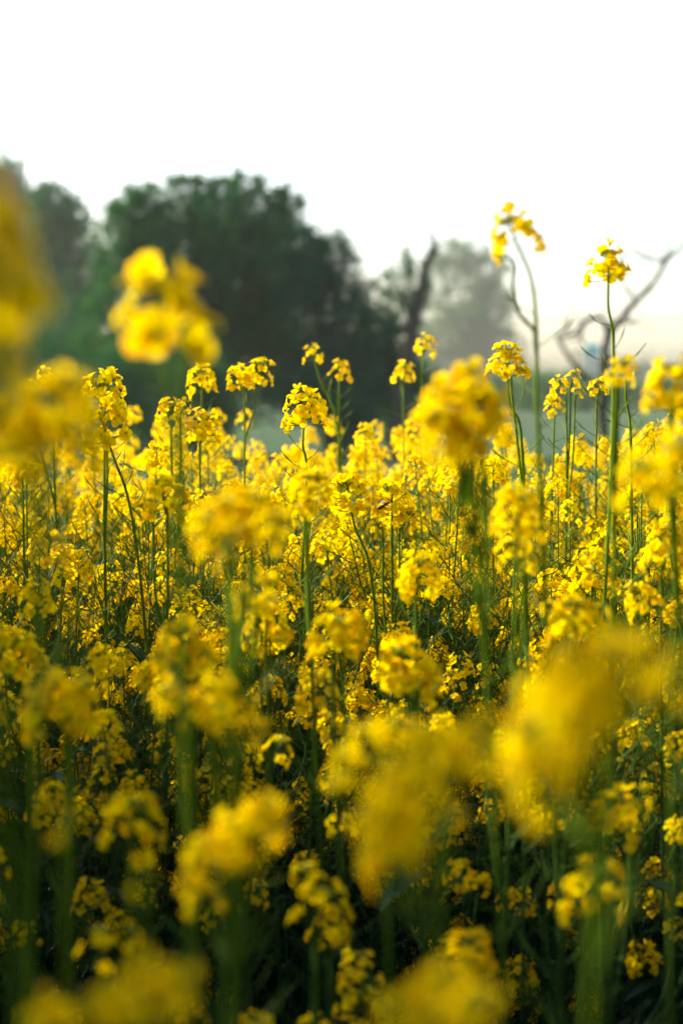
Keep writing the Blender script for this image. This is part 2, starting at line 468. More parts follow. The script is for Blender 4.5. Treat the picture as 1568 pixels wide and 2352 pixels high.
hero('blurred mustard plant with a round head low in front of the heaped head', 1.02,
     [(1188, 1172, .92, 0, 20), (1235, 1215, .5, 35, 9)], rootx=-.01)
hero('mustard plant with a drooping head below the blurred round head', 1.1,
     [(1175, 1265, .7, -20, 12), (1225, 1270, .6, 20, 10)], rootx=.02)
hero('mustard plant with a ragged head and amber underside right of the centre', 1.2,
     [(962, 1315, .95, 4, 18), (935, 1350, .45, -30, 6)], rootx=.0)
hero('mustard plant with a tapering head below the small amber head', 1.2,
     [(612, 1430, 1.0, 0, 20), (580, 1395, .5, -30, 8)], rootx=.02)
hero('mustard plant with a broad soft head just right of the sharpest stem foot', 1.05,
     [(775, 1455, 1.0, 5, 20), (820, 1440, .6, 35, 10)], rootx=.01)
hero('mustard plant with paired soft heads at the lower centre', 1.06,
     [(925, 1525, 1.0, -10, 19), (975, 1560, .8, 25, 14)], rootx=.03)
hero('blurred mustard plant with amber and yellow heads left of the lower centre', .98,
     [(415, 1480, 1.0, -12, 18), (460, 1500, .7, 25, 12), (375, 1520, .5, -35, 8)], rootx=.01)
hero('blurred mustard plant with a pale lumpy head and hanging flowers at the lower left', .78,
     [(450, 1625, .45, -15, 11), (500, 1590, .5, 0, 13), (545, 1620, .5, 20, 12), (585, 1670, .35, 45, 7), (500, 1640, .4, 5, 8), (395, 1600, .45, -30, 9)], rootx=.02)
hero('blurred mustard plant with dim spread heads near the left edge', .86,
     [(120, 1610, .85, -15, 16), (180, 1600, .75, 25, 14)], rootx=-.01)
hero('mustard plant with a flat head at the left edge above the dim spread heads', 1.1,
     [(35, 1500, 1.0, -10, 18), (85, 1520, .5, 30, 8)], rootx=0)
hero('mustard plant with a horizontal tier of flowers under the paired soft heads', 1.2,
     [(730, 1580, .95, 5, 16)], rootx=.0)
hero('very blurred mustard plant with a round pale head above the bowed arc head', 0.68,
     [(845, 1700, .45, -15, 11), (910, 1680, .42, 5, 10), (960, 1690, .35, 25, 8), (795, 1750, .38, -30, 9), (765, 1790, .25, -40, 5)], rootx=.01)
hero('very blurred mustard plant whose bowed heads form a bright arc at the lower centre', 0.52,
     [(1095, 1705, 0.44, 25, 11), (1040, 1715, 0.44, 10, 11), (985, 1745, 0.484, -5, 12), (935, 1795, 0.484, -20, 12), (900, 1850, 0.506, -30, 13), (875, 1910, 0.462, -35, 11), (870, 1965, 0.396, -40, 8), (1052, 1855, 0.22, 20, 4), (925, 1960, 0.242, 0, 4)], rootx=.02, brl=.09, nleaf=6)
hero('most blurred mustard plant, a large dim golden diagonal head at the lower right', 0.44,
     [(1222, 1790, 0.448, -35, 10), (1228, 1710, 0.472, -25, 11), (1262, 1635, 0.519, -15, 12), (1320, 1570, 0.543, 0, 14), (1390, 1530, 0.519, 10, 12), (1455, 1515, 0.448, 25, 10), (1375, 1600, 0.354, 5, 8), (1345, 1720, 0.236, 0, 4), (1425, 1640, 0.236, 20, 4), (1545, 1555, 0.33, 30, 7)], rootx=.03, brl=.09, nleaf=6)
hero('blurred mustard plant with a zigzag head and hanging amber flower, left of the bowed arc', .63,
     [(470, 1960, .42, -20, 10), (535, 1915, .45, 0, 11), (600, 1880, .5, 20, 12), (560, 1960, .35, 10, 7), (445, 2035, .36, -30, 7), (490, 2055, .3, 10, 5), (640, 1900, .2, 40, 3)], rootx=.02, brl=.08)
hero('dim mustard plant with scattered small flowers under the zigzag head', .9,
     [(740, 2080, .8, 5, 9), (700, 2000, .5, -20, 6), (780, 2130, .4, 20, 5)], rootx=0)
hero('very blurred olive yellow mustard heads rising at the bottom left corner', 0.47,
     [(350, 2250, .4, 5, 12), (415, 2260, .32, 30, 8), (280, 2290, .36, -15, 9), (215, 2325, .34, -20, 9), (110, 2345, .4, -30, 10), (340, 2310, .3, 0, 7)], rootx=-.02, nleaf=5)
hero('very blurred olive yellow mustard head rising from the bottom edge right of centre', 0.46,
     [(1030, 2270, .42, 5, 12), (1095, 2300, .32, 35, 8), (970, 2300, .38, -20, 10), (910, 2335, .36, -30, 9), (1000, 2340, .3, 0, 7)], rootx=.01, nleaf=5)
hero('dim mustard plant with a drooping crescent head in the dark lower right', .85,
     [(1370, 2030, .8, 10, 12), (1320, 2050, .35, -40, 5)], rootx=0)
hero('dim mustard plant with crumpled flowers below the large diagonal head', 1.0,
     [(1410, 1860, .9, 5, 12), (1470, 1830, .6, 25, 8), (1360, 1870, .5, -30, 6)], rootx=0)
hero('sharp mustard plant with pale wide open flowers right of centre', 1.38,
     [(1365, 1305, 1.05, 4, 15), (1325, 1330, .5, -30, 6)], rootx=.02)
hero('blurred mustard plant with a dark hollow head under the pale open flowers', 1.0,
     [(1320, 1415, .95, 0, 12), (1270, 1400, .5, -35, 7), (1380, 1410, .5, 35, 7)], rootx=.0)
hero('mustard plant with stacked heads near the right edge below the two round heads', 1.25,
     [(1530, 1260, 1.0, 5, 18), (1470, 1370, .85, -15, 15)], rootx=.02)
hero('dim mustard plant with a bell shaped head left of the zigzag head', .85,
     [(310, 1880, .8, 5, 12), (270, 1850, .5, -25, 7)], rootx=.01)
hero('dim mustard plant with small round flowers above the bottom left corner heads', .8,
     [(230, 2160, .55, 0, 7), (300, 2140, .4, 10, 5)], rootx=.0)
hero('dark mustard plant with a thin column of flowers at the bottom, right of centre', 1.0,
     [(820, 2310, .85, 0, 10), (800, 2240, .5, 0, 5)], rootx=0)
hero('mustard plant with a bent stem crossing behind the zigzag head', 1.15,
     [(640, 1720, .7, 20, 10)], rootx=-.10)
hero('mustard plant with an upright amber head between the wide lumpy head and the left edge', 1.3,
     [(375, 1130, .9, -5, 16), (330, 1170, .5, -30, 8)], rootx=.0)
hero('mustard plant carrying the head the bee is working', 1.5,
     [(900, 1145, .95, 0, 18), (935, 1190, .6, 25, 9), (860, 1195, .5, -30, 7)], rootx=.0)
hero('mustard plant with an airy head leaning left of the bee', 1.5,
     [(800, 1130, 1.0, -10, 18)], rootx=.06, via=[(830, 1240), (870, 1400)], pod=.01)
hero('dark close mustard stem, blurred and leafy, at the lower left', .5,
     [(150, 1890, .3, 0, 3)], rootx=0, nleaf=12, big=1.3)
hero('dark close mustard stem, very blurred and leafy, left of the zigzag head', .52,
     [(330, 2010, .25, 0, 2)], rootx=0, nleaf=12, big=1.3)

hero('soft mustard plant with a cluster of small round heads just left of the bare tree', 1.9,
     [(1285, 885, .62, -15, 12), (1315, 865, .5, 10, 9), (1330, 895, .4, 20, 7)], rootx=.02)
hero('soft mustard plant with a single small round head against the bare tree trunk', 1.9,
     [(1376, 885, .62, 5, 11)], rootx=.03)
hero('soft mustard plant with a low round head under the cluster of small round heads', 1.95,
     [(1272, 930, .7, 0, 13)], rootx=.0)
hero('soft mustard plant with small heads between the left edge and the tall ragged head', 1.9,
     [(105, 862, .55, -10, 10), (128, 875, .4, 25, 6), (70, 880, .4, -25, 6)], rootx=.0)

def build_hero(idx, h):
    r = random.Random(900 + idx)
    d = h['d']; hs = h['heads']
    if .95 < d < 1.3: hs = [(a[0], a[1], a[2] * .86, *a[3:]) for a in hs]
    if d < .9 and len(hs) > 3 and idx: hs = [(a, b, c * 1.06, e, int(f * 1.3) if c > .3 else f) for a, b, c, e, f in hs]
    def headpos(x, y, s, d_): return np.array(W(x, y, d_))
    P0 = headpos(hs[0][0], hs[0][1], hs[0][2], d)
    ground = np.array([P0[0] + h['rootx'] + r.uniform(-.01, .01), P0[1] + h['rooty'] + r.uniform(-.01, .04), 0.0])
    root = bpy.data.objects.new('mustard_plant', None); C.objects.link(root); root.empty_display_size = .1
    root.location = ground
    tag(root, h['label'], 'mustard plant', 'mustard plants standing out of the field')
    vs = [np.array(W(vx, vy, d + .01)) for vx, vy in h['via']]
    L_ = .030
    lean0 = R(hs[0][3])
    ax0 = unit([math.sin(lean0), r.uniform(-.12, .05), math.cos(lean0)])
    base0 = P0 - ax0 * L_ * .62 * hs[0][2]
    up = [base0 - ax0 * .03] + [v for v in vs if v[2] < base0[2] - .04]
    low = up[-1]
    g0 = ground.copy()
    if low[2] > .35:
        up.append(g0 + (low - g0) * .5 + np.array([r.uniform(-.015, .015), r.uniform(-.015, .015), 0]))
    cps = [g0] + up[::-1] + [base0]
    main = smoothline(cps, 6)
    for _ in range(8): main[1:-2] = .5 * main[1:-2] + .25 * (main[:-3] + main[2:-1])
    g = G(); fol = G(); loc = ground
    thick = .0020 if d > .75 else .0013
    cum = np.linspace(0, 1, len(main))
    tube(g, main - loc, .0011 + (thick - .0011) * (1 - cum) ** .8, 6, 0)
    pods(g, main - loc, r, h['podlo'] if d > .75 else .85, .975, h['pod'] if d > .75 else .03, 0)
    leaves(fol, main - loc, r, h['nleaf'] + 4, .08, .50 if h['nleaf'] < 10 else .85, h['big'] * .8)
    H_ = [(base0, ax0, hs[0])]
    seg = np.cumsum(np.concatenate([[0], np.linalg.norm(np.diff(main, axis=0), axis=1)])); T = seg[-1]
    for k, hh in enumerate(hs[1:]):
        dd = d + r.uniform(-.025, .03) * (1 if d < 1 else 1.3)
        a = R(hh[3]); ax = unit([math.sin(a), r.uniform(-.2, .15), math.cos(a)])
        b = headpos(hh[0], hh[1], hh[2], dd) - ax * L_ * .62 * hh[2]
        s = max(.2, T - (h['brl'] if d > .75 else .025) * (1 + .25 * k)); s = min(s, T - .03)
        p = np.array([np.interp(s, seg, main[:, i]) for i in range(3)])
        if p[2] > b[2] - .02:       # leave the stem below the head
            s = float(np.interp(b[2] - (.02 if d < .75 or hh[2] < .3 else .05), main[:, 2], seg)); p = np.array([np.interp(s, seg, main[:, i]) for i in range(3)])
        bl = smoothline([p, p + (b - p) * .5 + np.array([(b - p)[0] * .15, 0, -.006]), b - ax * .008, b], 5)
        tube(g, bl - loc, np.linspace(.0016, .0011, len(bl)) * (1 if d > .75 else .6), 5, 0)
        H_.append((b, ax, hh))
    # low side branches so that the plant is a plant from any side
    for k in range(3 if d > .75 else 1):
        zt = r.uniform(.35, .62) * base0[2]; i = int(np.argmin(abs(main[:, 2] - zt))); p = main[i]
        az = r.uniform(0, 6.28); e = p + np.array([math.cos(az) * .07, abs(math.sin(az)) * .09, r.uniform(.12, .22)])
        bl = smoothline([p, (p + e) / 2 + np.array([math.cos(az) * .02, 0, -.02]), e], 5)
        tube(g, bl - loc, np.linspace(.002, .001, len(bl)), 4, 0); pods(g, bl - loc, r, .5, .95, .016, 1)
        if d > 1.25: H_.append((e, unit(bl[-1] - bl[-3]), (0, 0, r.uniform(.6, .85), 0, 10)))
    link('stem', g.mesh('stem', PM), root); link('foliage', fol.mesh('foliage', PM), root)
    for k, (b, ax, hh) in enumerate(H_):
        n = hh[4]; s = hh[2]
        if hh[0] == 0:
            link('flower_head', HEAD_MESH[(idx + k) % len(HEAD_MESH)], root, mat4(frame(ax, k), b - loc, s)); continue
        pl = head_plan(r, n, L_ if n > 6 else L_ * .7); cg = G(); head_core(cg, pl, r, L_ if n > 6 else L_ * .7, 0)
        ho = link('flower_head', cg.mesh('flower_head', HM), root, mat4(frame(ax, r.uniform(0, 6)), b - loc, s * 1.03))
        for ax_, tip, fc, opn, roll, fs in pl:
            link('flower', FL_MESH[pick(opn, 0)], ho, mat4(frame(fc, roll), tip, fs * (hh[5] if len(hh) > 5 else 1)))
    plants.append((root, P0, True))
for i, h in enumerate(HERO): build_hero(i, h)

# ------------------------------------------------------------------ the crop: individual plants, then the far mass
def proj(p):
    v = Vector(p) - Vector((0, 0, ZC)); v.rotate(Euler((PITCH, 0, 0)))
    if v.y < .05: return None
    return 784 + v.x / v.y * 3267, 1176 - v.z / v.y * 3267, v.y

FEND = 3.0
N_IND = 300 - len(HERO)
cand = []
step = .08
ys = np.arange(.50, FEND, step)
for iy, y in enumerate(ys):
    half = .25 * y + .04
    for x in np.arange(-half, half + .01, step):
        cand.append((x + rng.uniform(-.045, .045), y + rng.uniform(-.045, .045)))
side = []
for y in np.arange(-1.3, FEND, .11):
    half = .25 * max(y, 0) + .04
    for x in np.arange(-half - 1.5, half + 1.2, .11):
        if y > .3 and abs(x) < half + (.10 if y > 1.2 else .22): continue
        if x * x + y * y < .50 ** 2: continue
        
        side.append((x + rng.uniform(-.05, .05), y + rng.uniform(-.05, .05)))
cand.sort(key=lambda c: c[1])
ind = []; far = []
for (x, y) in cand:
    if y < 1.18:
        if rng.random() < .80: continue
    (ind if len(ind) < N_IND else far).append((x, y))
SPLIT = ind[-1][1]
print('individuals', len(ind), 'up to', SPLIT, 'far', len(far))

KEY = []
for h in HERO:
    if 1.2 <= h['d'] <= 2.4:
        P = [(a[0], a[1]) for a in h['heads'][:1]] + list(h['via'])
        KEY.append((h['d'], P))
def clear_top(x, y, top):
    """lower a plant that would stand right before one of the sharp plants"""
    for d, P in KEY:
        if y > d - .03: continue
        for (kx, ky) in P[:3]:
            px = 784 + x / y * 3267
            if abs(px - kx) < 95 / y:
                zmax = W(kx, ky + 75, y)[2]
                if top > zmax - .03 and zmax > ZC - .45: top = min(top, zmax - .04)
    return top
def beside(x, y, top):
    """keep the crop from crowding the heads that stand alone"""
    for _ in range(3):
        q = proj((x, y, top))
        if not any(abs(q[0] - P[0][0]) < 62 + 60 / y and -70 < q[1] - P[0][1] < 30 + 60 / y for d, P in KEY if P[0][1] < 945 and P[0][0] > 500): break
        top -= .045
    return top
def top_for(x, y):
    return beside(x, y, clear_top(x, y, top_for_(x, y)))
def top_for_(x, y):
    if y < .75: return ZC - rng.uniform(.42, .62)
    if y < 1.2: return ZC - rng.uniform(.30, .55)
    if y < 1.5: return ZC - rng.uniform(.10, .30)
    return ZC - .098 + rng.normal() * .045
for n, (x, y) in enumerate(ind):
    i = n % len(VAR); top = top_for(x, y); hi = VAR[i][2][0][0][2] + .045
    rt = copy_variant(i, (x, y, 0), float(rng.uniform(0, 6.28)), top / hi, float(rng.normal() * .035), float(rng.normal() * .035))
    plants.append((rt, np.array([x, y, top]), False))

gf = G()
FV = [variant(700 + i, H=1.12, nb=7, lod=2) for i in range(6)]
FVG = []
for i, (g, f, hs) in enumerate(FV):
    a = G(); a.merge(g, np.eye(4))
    # stems use slots 0/1 of PM -> remap into [petal, stem, bud, leaf]
    v, q, t, qm, tm = g.arrays(); b = G(); b.add(v, q, t if len(t) else None, 1)
    v, q, t, qm, tm = f.arrays(); b.add(v, q, None, 3)
    for j, (p, d, k) in enumerate(hs): b.merge(HEADS2[(i + j) % 6], mat4(frame(d, j), p, k * .72))
    FVG.append(b)
for n, (x, y) in enumerate(far + side):
    top = (ZC - .080 + rng.normal() * .035) if y > 1.5 else (ZC - .12 + rng.normal() * .04)
    a = rng.uniform(0, 6.28); c, s = math.cos(a), math.sin(a)
    if y > 1: top = beside(x, y, top)
    k = top / 1.125
    M = np.eye(4); M[:3, :3] = np.array([[c, -s, 0], [s, c, 0], [0, 0, k]]); M[:3, 3] = (x, y, 0)
    M[0, 2] = rng.normal() * .04; M[1, 2] = rng.normal() * .04
    gf.merge(FVG[n % 6], M)
o = link('mustard_crop', gf.mesh('mustard_crop', [M_PET, M_STEM, M_BUD, M_LEAF]))
tag(o, 'dense yellow mass of flowering mustard towards the far edge of the field', 'mustard crop', kind='stuff')

# ------------------------------------------------------------------ ground and undergrowth
def ground_mat(name, c1, c2, c3, sc1, sc2):
    m, nt, N, L = newmat(name); out = N.new('ShaderNodeOutputMaterial'); p = N.new('ShaderNodeBsdfPrincipled')
    tc = N.new('ShaderNodeTexCoord'); n1 = N.new('ShaderNodeTexNoise'); n2 = N.new('ShaderNodeTexNoise')
    n1.inputs['Scale'].default_value = sc1; n2.inputs['Scale'].default_value = sc2; n1.inputs['Detail'].default_value = 8; n2.inputs['Detail'].default_value = 10
    for n_ in (n1, n2): L.new(tc.outputs['Object'], n_.inputs['Vector'])
    r1 = N.new('ShaderNodeValToRGB'); r1.color_ramp.elements[0].color = (*c1, 1); r1.color_ramp.elements[1].color = (*c2, 1)
    r1.color_ramp.elements[0].position = .35; r1.color_ramp.elements[1].position = .65
    L.new(n1.outputs['Fac'], r1.inputs[0])
    mx = N.new('ShaderNodeMix'); mx.data_type = 'RGBA'; mp = N.new('ShaderNodeMapRange'); mp.inputs[1].default_value = .42; mp.inputs[2].default_value = .62
    L.new(n2.outputs['Fac'], mp.inputs[0]); L.new(mp.outputs[0], mx.inputs[0]); L.new(r1.outputs[0], mx.inputs[6]); mx.inputs[7].default_value = (*c3, 1)
    L.new(mx.outputs[2], p.inputs['Base Color']); p.inputs['Roughness'].default_value = 1; p.inputs['Specular IOR Level'].default_value = 0
    bp = N.new('ShaderNodeBump'); bp.inputs['Strength'].default_value = .6; bp.inputs['Distance'].default_value = .03
    L.new(n2.outputs['Fac'], bp.inputs['Height']); L.new(bp.outputs[0], p.inputs['Normal']); L.new(p.outputs[0], out.inputs[0])
    return m
M_SOIL = ground_mat('soil', (.045, .035, .022), (.08, .06, .04), (.03, .045, .02), 3, 14)
M_PATH = ground_mat('pale_earth', (.05, .085, .05), (.09, .11, .08), (.03, .06, .03), .3, 2)
g = G(); n = 60; xs = np.sign(np.linspace(-1, 1, n)) * np.abs(np.linspace(-1, 1, n)) ** 3 * 900
V = [(x, y, 0.0) for y in xs for x in xs]
g.add(V, [(j * n + i, j * n + i + 1, (j + 1) * n + i + 1, (j + 1) * n + i) for j in range(n - 1) for i in range(n - 1)])
tag(link('ground', g.mesh('ground', [M_PATH])), kind='structure')
g = G(); g.add([(-6, -3, .004), (6, -3, .004), (6, 3.3, .004), (-6, 3.3, .004)], [(0, 1, 2, 3)])
tag(link('field_soil', g.mesh('field_soil', [M_SOIL])), kind='structure')

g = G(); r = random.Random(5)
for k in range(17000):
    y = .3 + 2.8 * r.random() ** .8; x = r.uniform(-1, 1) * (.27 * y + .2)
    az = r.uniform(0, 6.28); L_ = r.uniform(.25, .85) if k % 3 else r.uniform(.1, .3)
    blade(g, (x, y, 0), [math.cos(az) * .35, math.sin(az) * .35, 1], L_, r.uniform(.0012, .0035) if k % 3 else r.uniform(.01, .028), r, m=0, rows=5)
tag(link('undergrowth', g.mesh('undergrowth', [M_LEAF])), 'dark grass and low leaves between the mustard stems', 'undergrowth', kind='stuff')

# ------------------------------------------------------------------ trees
M_BARK = leafy('bark', [(.02, .022, .017), (.035, .035, .026), (.06, .055, .04)], None, rough=.9, spec=.1, scale=6)
M_TLEAF = leafy('tree_leaf', [(.003, .058, .040), (.008, .082, .048), (.06, .15, .02)], (1, 1, .2), rough=.7, spec=.05, trans_mix=.35, scale=.8)
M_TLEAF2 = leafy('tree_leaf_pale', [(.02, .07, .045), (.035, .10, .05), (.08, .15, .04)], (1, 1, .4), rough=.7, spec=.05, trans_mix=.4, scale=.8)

def leafcloud(g, c, rad, n, size, r, m=0):
    """leaf faces through an ellipsoid, gathered in clumps"""
    c = np.array(c); rad = np.array(rad); nc = max(4, n // 55)
    u = r.normal(size=(nc, 3)); u /= np.linalg.norm(u, axis=1)[:, None]
    cl = u * (r.uniform(.25, 1.0, (nc, 1)) ** .5)
    idx = r.integers(0, nc, n)
    p = cl[idx] + r.normal(size=(n, 3)) * np.where(r.random((n, 1)) < .3, .34, .14)
    p = c + p * rad
    a = r.normal(size=(n, 3)); a /= np.linalg.norm(a, axis=1)[:, None]
    b = np.cross(a, r.normal(size=(n, 3))); b /= np.linalg.norm(b, axis=1)[:, None]
    s = size * r.uniform(.6, 1.3, (n, 1)); w = s * .42
    V = np.stack([p - a * s * .5, p + b * w * .5, p + a * s * .5 + np.cross(a, b) * s * .1, p - b * w * .5], 1).reshape(-1, 3)
    V = V[:]; V[:, 2] = np.maximum(V[:, 2], .02)
    g.add(V, np.arange(4 * n).reshape(-1, 4), m=m)

def tree(name, label, cat, group, blobs, d, base, trunkw, leafn, size, mat, seed, depth=.8, fork=.35):
    """blobs: (x, y, rx, ry) in photo px at depth d, each a mass of foliage on its own limb"""
    r = np.random.default_rng(seed); k = d / 3267
    bx = W(base, 900, d); B = np.array([bx[0], bx[1], 0])
    root = bpy.data.objects.new(name, None); C.objects.link(root); root.location = B; tag(root, label, cat, group)
    gt = G(); gc = G()
    topz = max(W(x, y, d)[2] for x, y, *_ in blobs)
    zf = topz * fork
    st = smoothline([B - B, [.1 * r.normal(), .1 * r.normal(), zf * .5], [.2 * r.normal(), .2 * r.normal(), zf]], 5)
    tube(gt, st, np.linspace(trunkw, trunkw * .65, len(st)), 9, 0)
    area = sum(rx * ry for _, _, rx, ry in blobs)
    for (x, y, rx, ry) in blobs:
        for q_ in range(2):
            dy = r.uniform(-.5, .5) * rx * k * 1.2
            c = np.array(W(x, y, d)) - B + [0, dy, 0]
            rad = np.array([rx, max(rx, ry) * depth, ry]) * k
            leafcloud(gc, c, rad, int(leafn * rx * ry / area / 2), size, r)
            e = c; s = st[-1 - int(r.integers(0, 3))]
            bl = smoothline([s, s + (e - s) * .5 + r.normal(size=3) * .15 * abs(e[2] - s[2]) * .5, e], 5)
            tube(gt, bl, np.linspace(trunkw * .38, trunkw * .06, len(bl)), 6, 0)
            for _ in range(5):
                e2 = c + r.normal(size=3) * rad * .55; s2 = bl[int(r.integers(4, len(bl)))]
                tube(gt, [s2, (s2 + e2) / 2 + r.normal(size=3) * .05, e2], [trunkw * .09, trunkw * .05, trunkw * .02], 4, 0)
    link('trunk', gt.mesh('trunk', [M_BARK]), root); link('crown', gc.mesh('crown', [mat], smooth=False), root)
    return root

TG = 'leafy trees behind the field'
tree('broadleaf_tree', 'large dark round crowned tree dominating the left half behind the field', 'tree', TG,
     [(330, 520, 80, 90), (400, 480, 90, 75), (490, 470, 90, 65), (580, 480, 80, 65), (645, 520, 60, 80), (540, 560, 130, 90), (400, 600, 130, 90),
      (270, 560, 60, 80), (620, 640, 110, 90), (460, 700, 150, 90), (300, 700, 110, 100), (560, 780, 160, 90), (380, 830, 170, 90), (690, 620, 60, 70), (250, 830, 110, 110),
      (560, 880, 160, 80), (440, 560, 150, 120), (560, 640, 130, 120), (330, 620, 100, 100), (360, 450, 50, 40), (610, 770, 90, 70), (640, 840, 90, 70), (560, 720, 90, 70), (445, 430, 60, 35), (535, 425, 60, 35), (615, 445, 50, 40), (665, 480, 35, 45), (300, 480, 45, 45)],
     28, 470, .24, 74000, .105, M_TLEAF, 1)
tree('broadleaf_tree', 'lower dark tree sloping down from the large round crown towards the dead trunk', 'tree', TG,
     [(720, 620, 60, 70), (780, 660, 60, 60), (700, 720, 90, 90), (800, 760, 90, 90), (870, 770, 60, 80), (740, 840, 130, 90), (880, 860, 80, 70), (700, 900, 120, 60), (740, 570, 25, 30), (700, 560, 60, 50), (760, 600, 60, 60), (830, 690, 60, 60), (680, 650, 80, 80), (870, 820, 90, 90), (790, 900, 150, 70)],
     27, 760, .18, 36000, .09, M_TLEAF, 2)
tree('broadleaf_tree', 'tall paler tree at the left edge, taller than its neighbours', 'tree', TG,
     [(20, 430, 60, 75), (-40, 480, 80, 120), (60, 520, 80, 90), (10, 620, 110, 110), (30, 780, 120, 120), (80, 640, 70, 80)],
     85, 10, .5, 32000, .29, M_TLEAF2, 3)
tree('broadleaf_tree', 'mid height tree between the tall left edge tree and the large round crown', 'tree', TG,
     [(120, 470, 50, 60), (165, 500, 50, 60), (130, 570, 80, 80), (190, 640, 80, 90), (130, 740, 100, 110), (200, 850, 110, 90)],
     60, 150, .36, 30000, .21, M_TLEAF, 4)
tree('broadleaf_tree', 'pale hazy tree with a flat top right of the leaning dead trunk', 'tree', TG,
     [(1060, 590, 55, 45), (1110, 620, 60, 55), (1070, 680, 80, 60), (1140, 700, 55, 60), (1080, 760, 90, 70), (1140, 800, 60, 70), (1060, 850, 90, 70), (1010, 640, 40, 60), (990, 800, 50, 80)],
     230, 1080, .9, 20000, .68, M_TLEAF2, 5)
tree('broadleaf_tree', 'thin half bare tree just left of the leaning dead trunk', 'tree', TG,
     [(915, 640, 40, 50), (945, 600, 30, 40), (900, 700, 45, 40), (960, 680, 35, 60)],
     60, 920, .15, 2600, .19, M_TLEAF2, 6, fork=.5)

def limb_tree(name, label, cat, d, limbs, mat=M_BARK):
    pts0 = limbs[0][0]
    b = W(pts0[0][0], pts0[0][1], d); B = np.array([b[0], b[1], 0]); k = d / 3267
    root = bpy.data.objects.new(name, None); C.objects.link(root); root.location = B; tag(root, label, cat)
    rr = np.random.default_rng(11)
    for n, (pts, w0, w1, part) in enumerate(limbs):
        g = G(); dz = rr.uniform(-.4, .4) if n else 0
        P = [np.array(W(x, y, d)) - B + np.array([0, dz * (i / (len(pts) - 1)) * d * .06, 0]) for i, (x, y) in enumerate(pts)]
        if n == 0: P = [np.array([0, 0, 0.])] + P
        L_ = smoothline(P, 6)
        w = np.linspace(w0, w1, len(L_)) * k / 2 * (1.5 if name == 'bare_tree' else 1) * (1 + .12 * rr.normal(size=len(L_)))
        L_[1:-1] += rr.normal(size=(len(L_) - 2, 3)) * .12 * w[1:-1, None] * 2
        tube(g, L_, w, 8, 0)
        if name == 'bare_tree':
            for _ in range(5):
                i0 = int(rr.integers(len(L_) // 3, len(L_))); a0 = L_[i0]; dv = rr.normal(size=3) * [1, .6, .8] + [0, 0, .5]; dv = unit(dv) * rr.uniform(.10, .30)
                a1 = a0 + dv * .5 + rr.normal(size=3) * .02; a2 = a0 + dv + [0, 0, .04]
                tube(g, [a0, a1, a2], [.006, .004, .0015], 5, 0); tube(g, [a1, a1 + rr.normal(size=3) * .05 + [0, 0, .05]], [.003, .001], 4, 0)
        link(part, g.mesh(part, [mat]), root)
    return root
limb_tree('dead_tree', 'dark leaning dead trunk, broken to a point, between the trees', 'dead tree', 26,
          [([(925, 880), (948, 760), (968, 660), (985, 590), (998, 570), (990, 540), (992, 500)], 48, 3, 'trunk'),
           ([(985, 590), (1003, 575), (1006, 560)], 14, 5, 'broken_branch'), ([(950, 750), (925, 690), (915, 650)], 10, 3, 'branch')])
limb_tree('bare_tree', 'slender bare tree with crooked branches at the right', 'tree', 13,
          [([(1385, 960), (1384, 880), (1392, 800), (1402, 762), (1422, 738), (1450, 702), (1492, 660), (1520, 618), (1532, 596), (1570, 565), (1610, 548)], 17, 4, 'trunk'),
           ([(1392, 800), (1393, 762), (1376, 728), (1345, 738), (1315, 766), (1284, 775)], 9, 4, 'branch'),
           ([(1345, 738), (1338, 765), (1346, 790)], 5, 3, 'branch'),
           ([(1384, 900), (1345, 868), (1308, 826), (1280, 790), (1272, 770)], 9, 4, 'branch'),
           ([(1460, 692), (1432, 662), (1424, 630), (1405, 600)], 5, 2, 'branch'),
           ([(1532, 596), (1500, 592), (1478, 560)], 4, 1.5, 'branch'), ([(1532, 596), (1530, 570), (1512, 545)], 4, 1.5, 'branch'),
           ([(1415, 745), (1430, 742), (1445, 748)], 5, 2, 'branch')])

# the shade at the near end of the field: unseen bushes and an unseen tree, added to darken it
def shade_shrub(loc, h, w, n, size, seed, label):
    r = np.random.default_rng(seed); root = bpy.data.objects.new('bush', None); C.objects.link(root); root.location = loc  # bush added out of view to block sun and sky light
    tag(root, label, 'bush', 'unseen bushes added to shade the field'); g = G(); gs = G()
    for q_ in range(6):
        c = np.array([r.normal() * w * .25, r.normal() * w * .3, h * (.25 + .13 * q_)]); leafcloud(g, c, (w * .5, w * .6, h * .2), n // 6, size, r)
        tube(gs, [(0, 0, 0), c * .6 + r.normal(size=3) * .03, c], [.018, .012, .004], 5)
    link('stem', gs.mesh('stem', [M_BARK]), root); link('foliage', g.mesh('foliage', [M_TLEAF], smooth=False), root)
for k, (y, h) in enumerate(((.15, 1.95), (.65, 1.92), (1.1, 1.87), (1.55, 1.72), (2.0, 1.5), (2.5, 1.32))):
    shade_shrub((-1.3 - .1 * (y > 2), y, 0), h * .95, .6, 7000, .06, 60 + k, 'unseen leafy bush added to shade the near end of the field')
for k, (y, h) in enumerate(((-.1, 1.7), (.5, 1.7), (1.1, 1.65), (1.7, 1.5))):
    shade_shrub((1.25, y, 0), h * .95, .55, 5000, .06, 80 + k, 'unseen leafy bush added to shade the near end of the field')
rr_ = np.random.default_rng(77)
root = bpy.data.objects.new('broadleaf_tree', None); C.objects.link(root); root.location = (.6, -1.9, 0); tag(root, 'unseen tree added behind the camera, its crown shading the near field', 'tree')
gt = G(); gc = G(); tube(gt, [(0, 0, 0), (.05, .05, 1.2), (-.05, .1, 2.4)], [.16, .13, .10], 9)  # added tree, crown spread overhead to keep sky light off the near plants
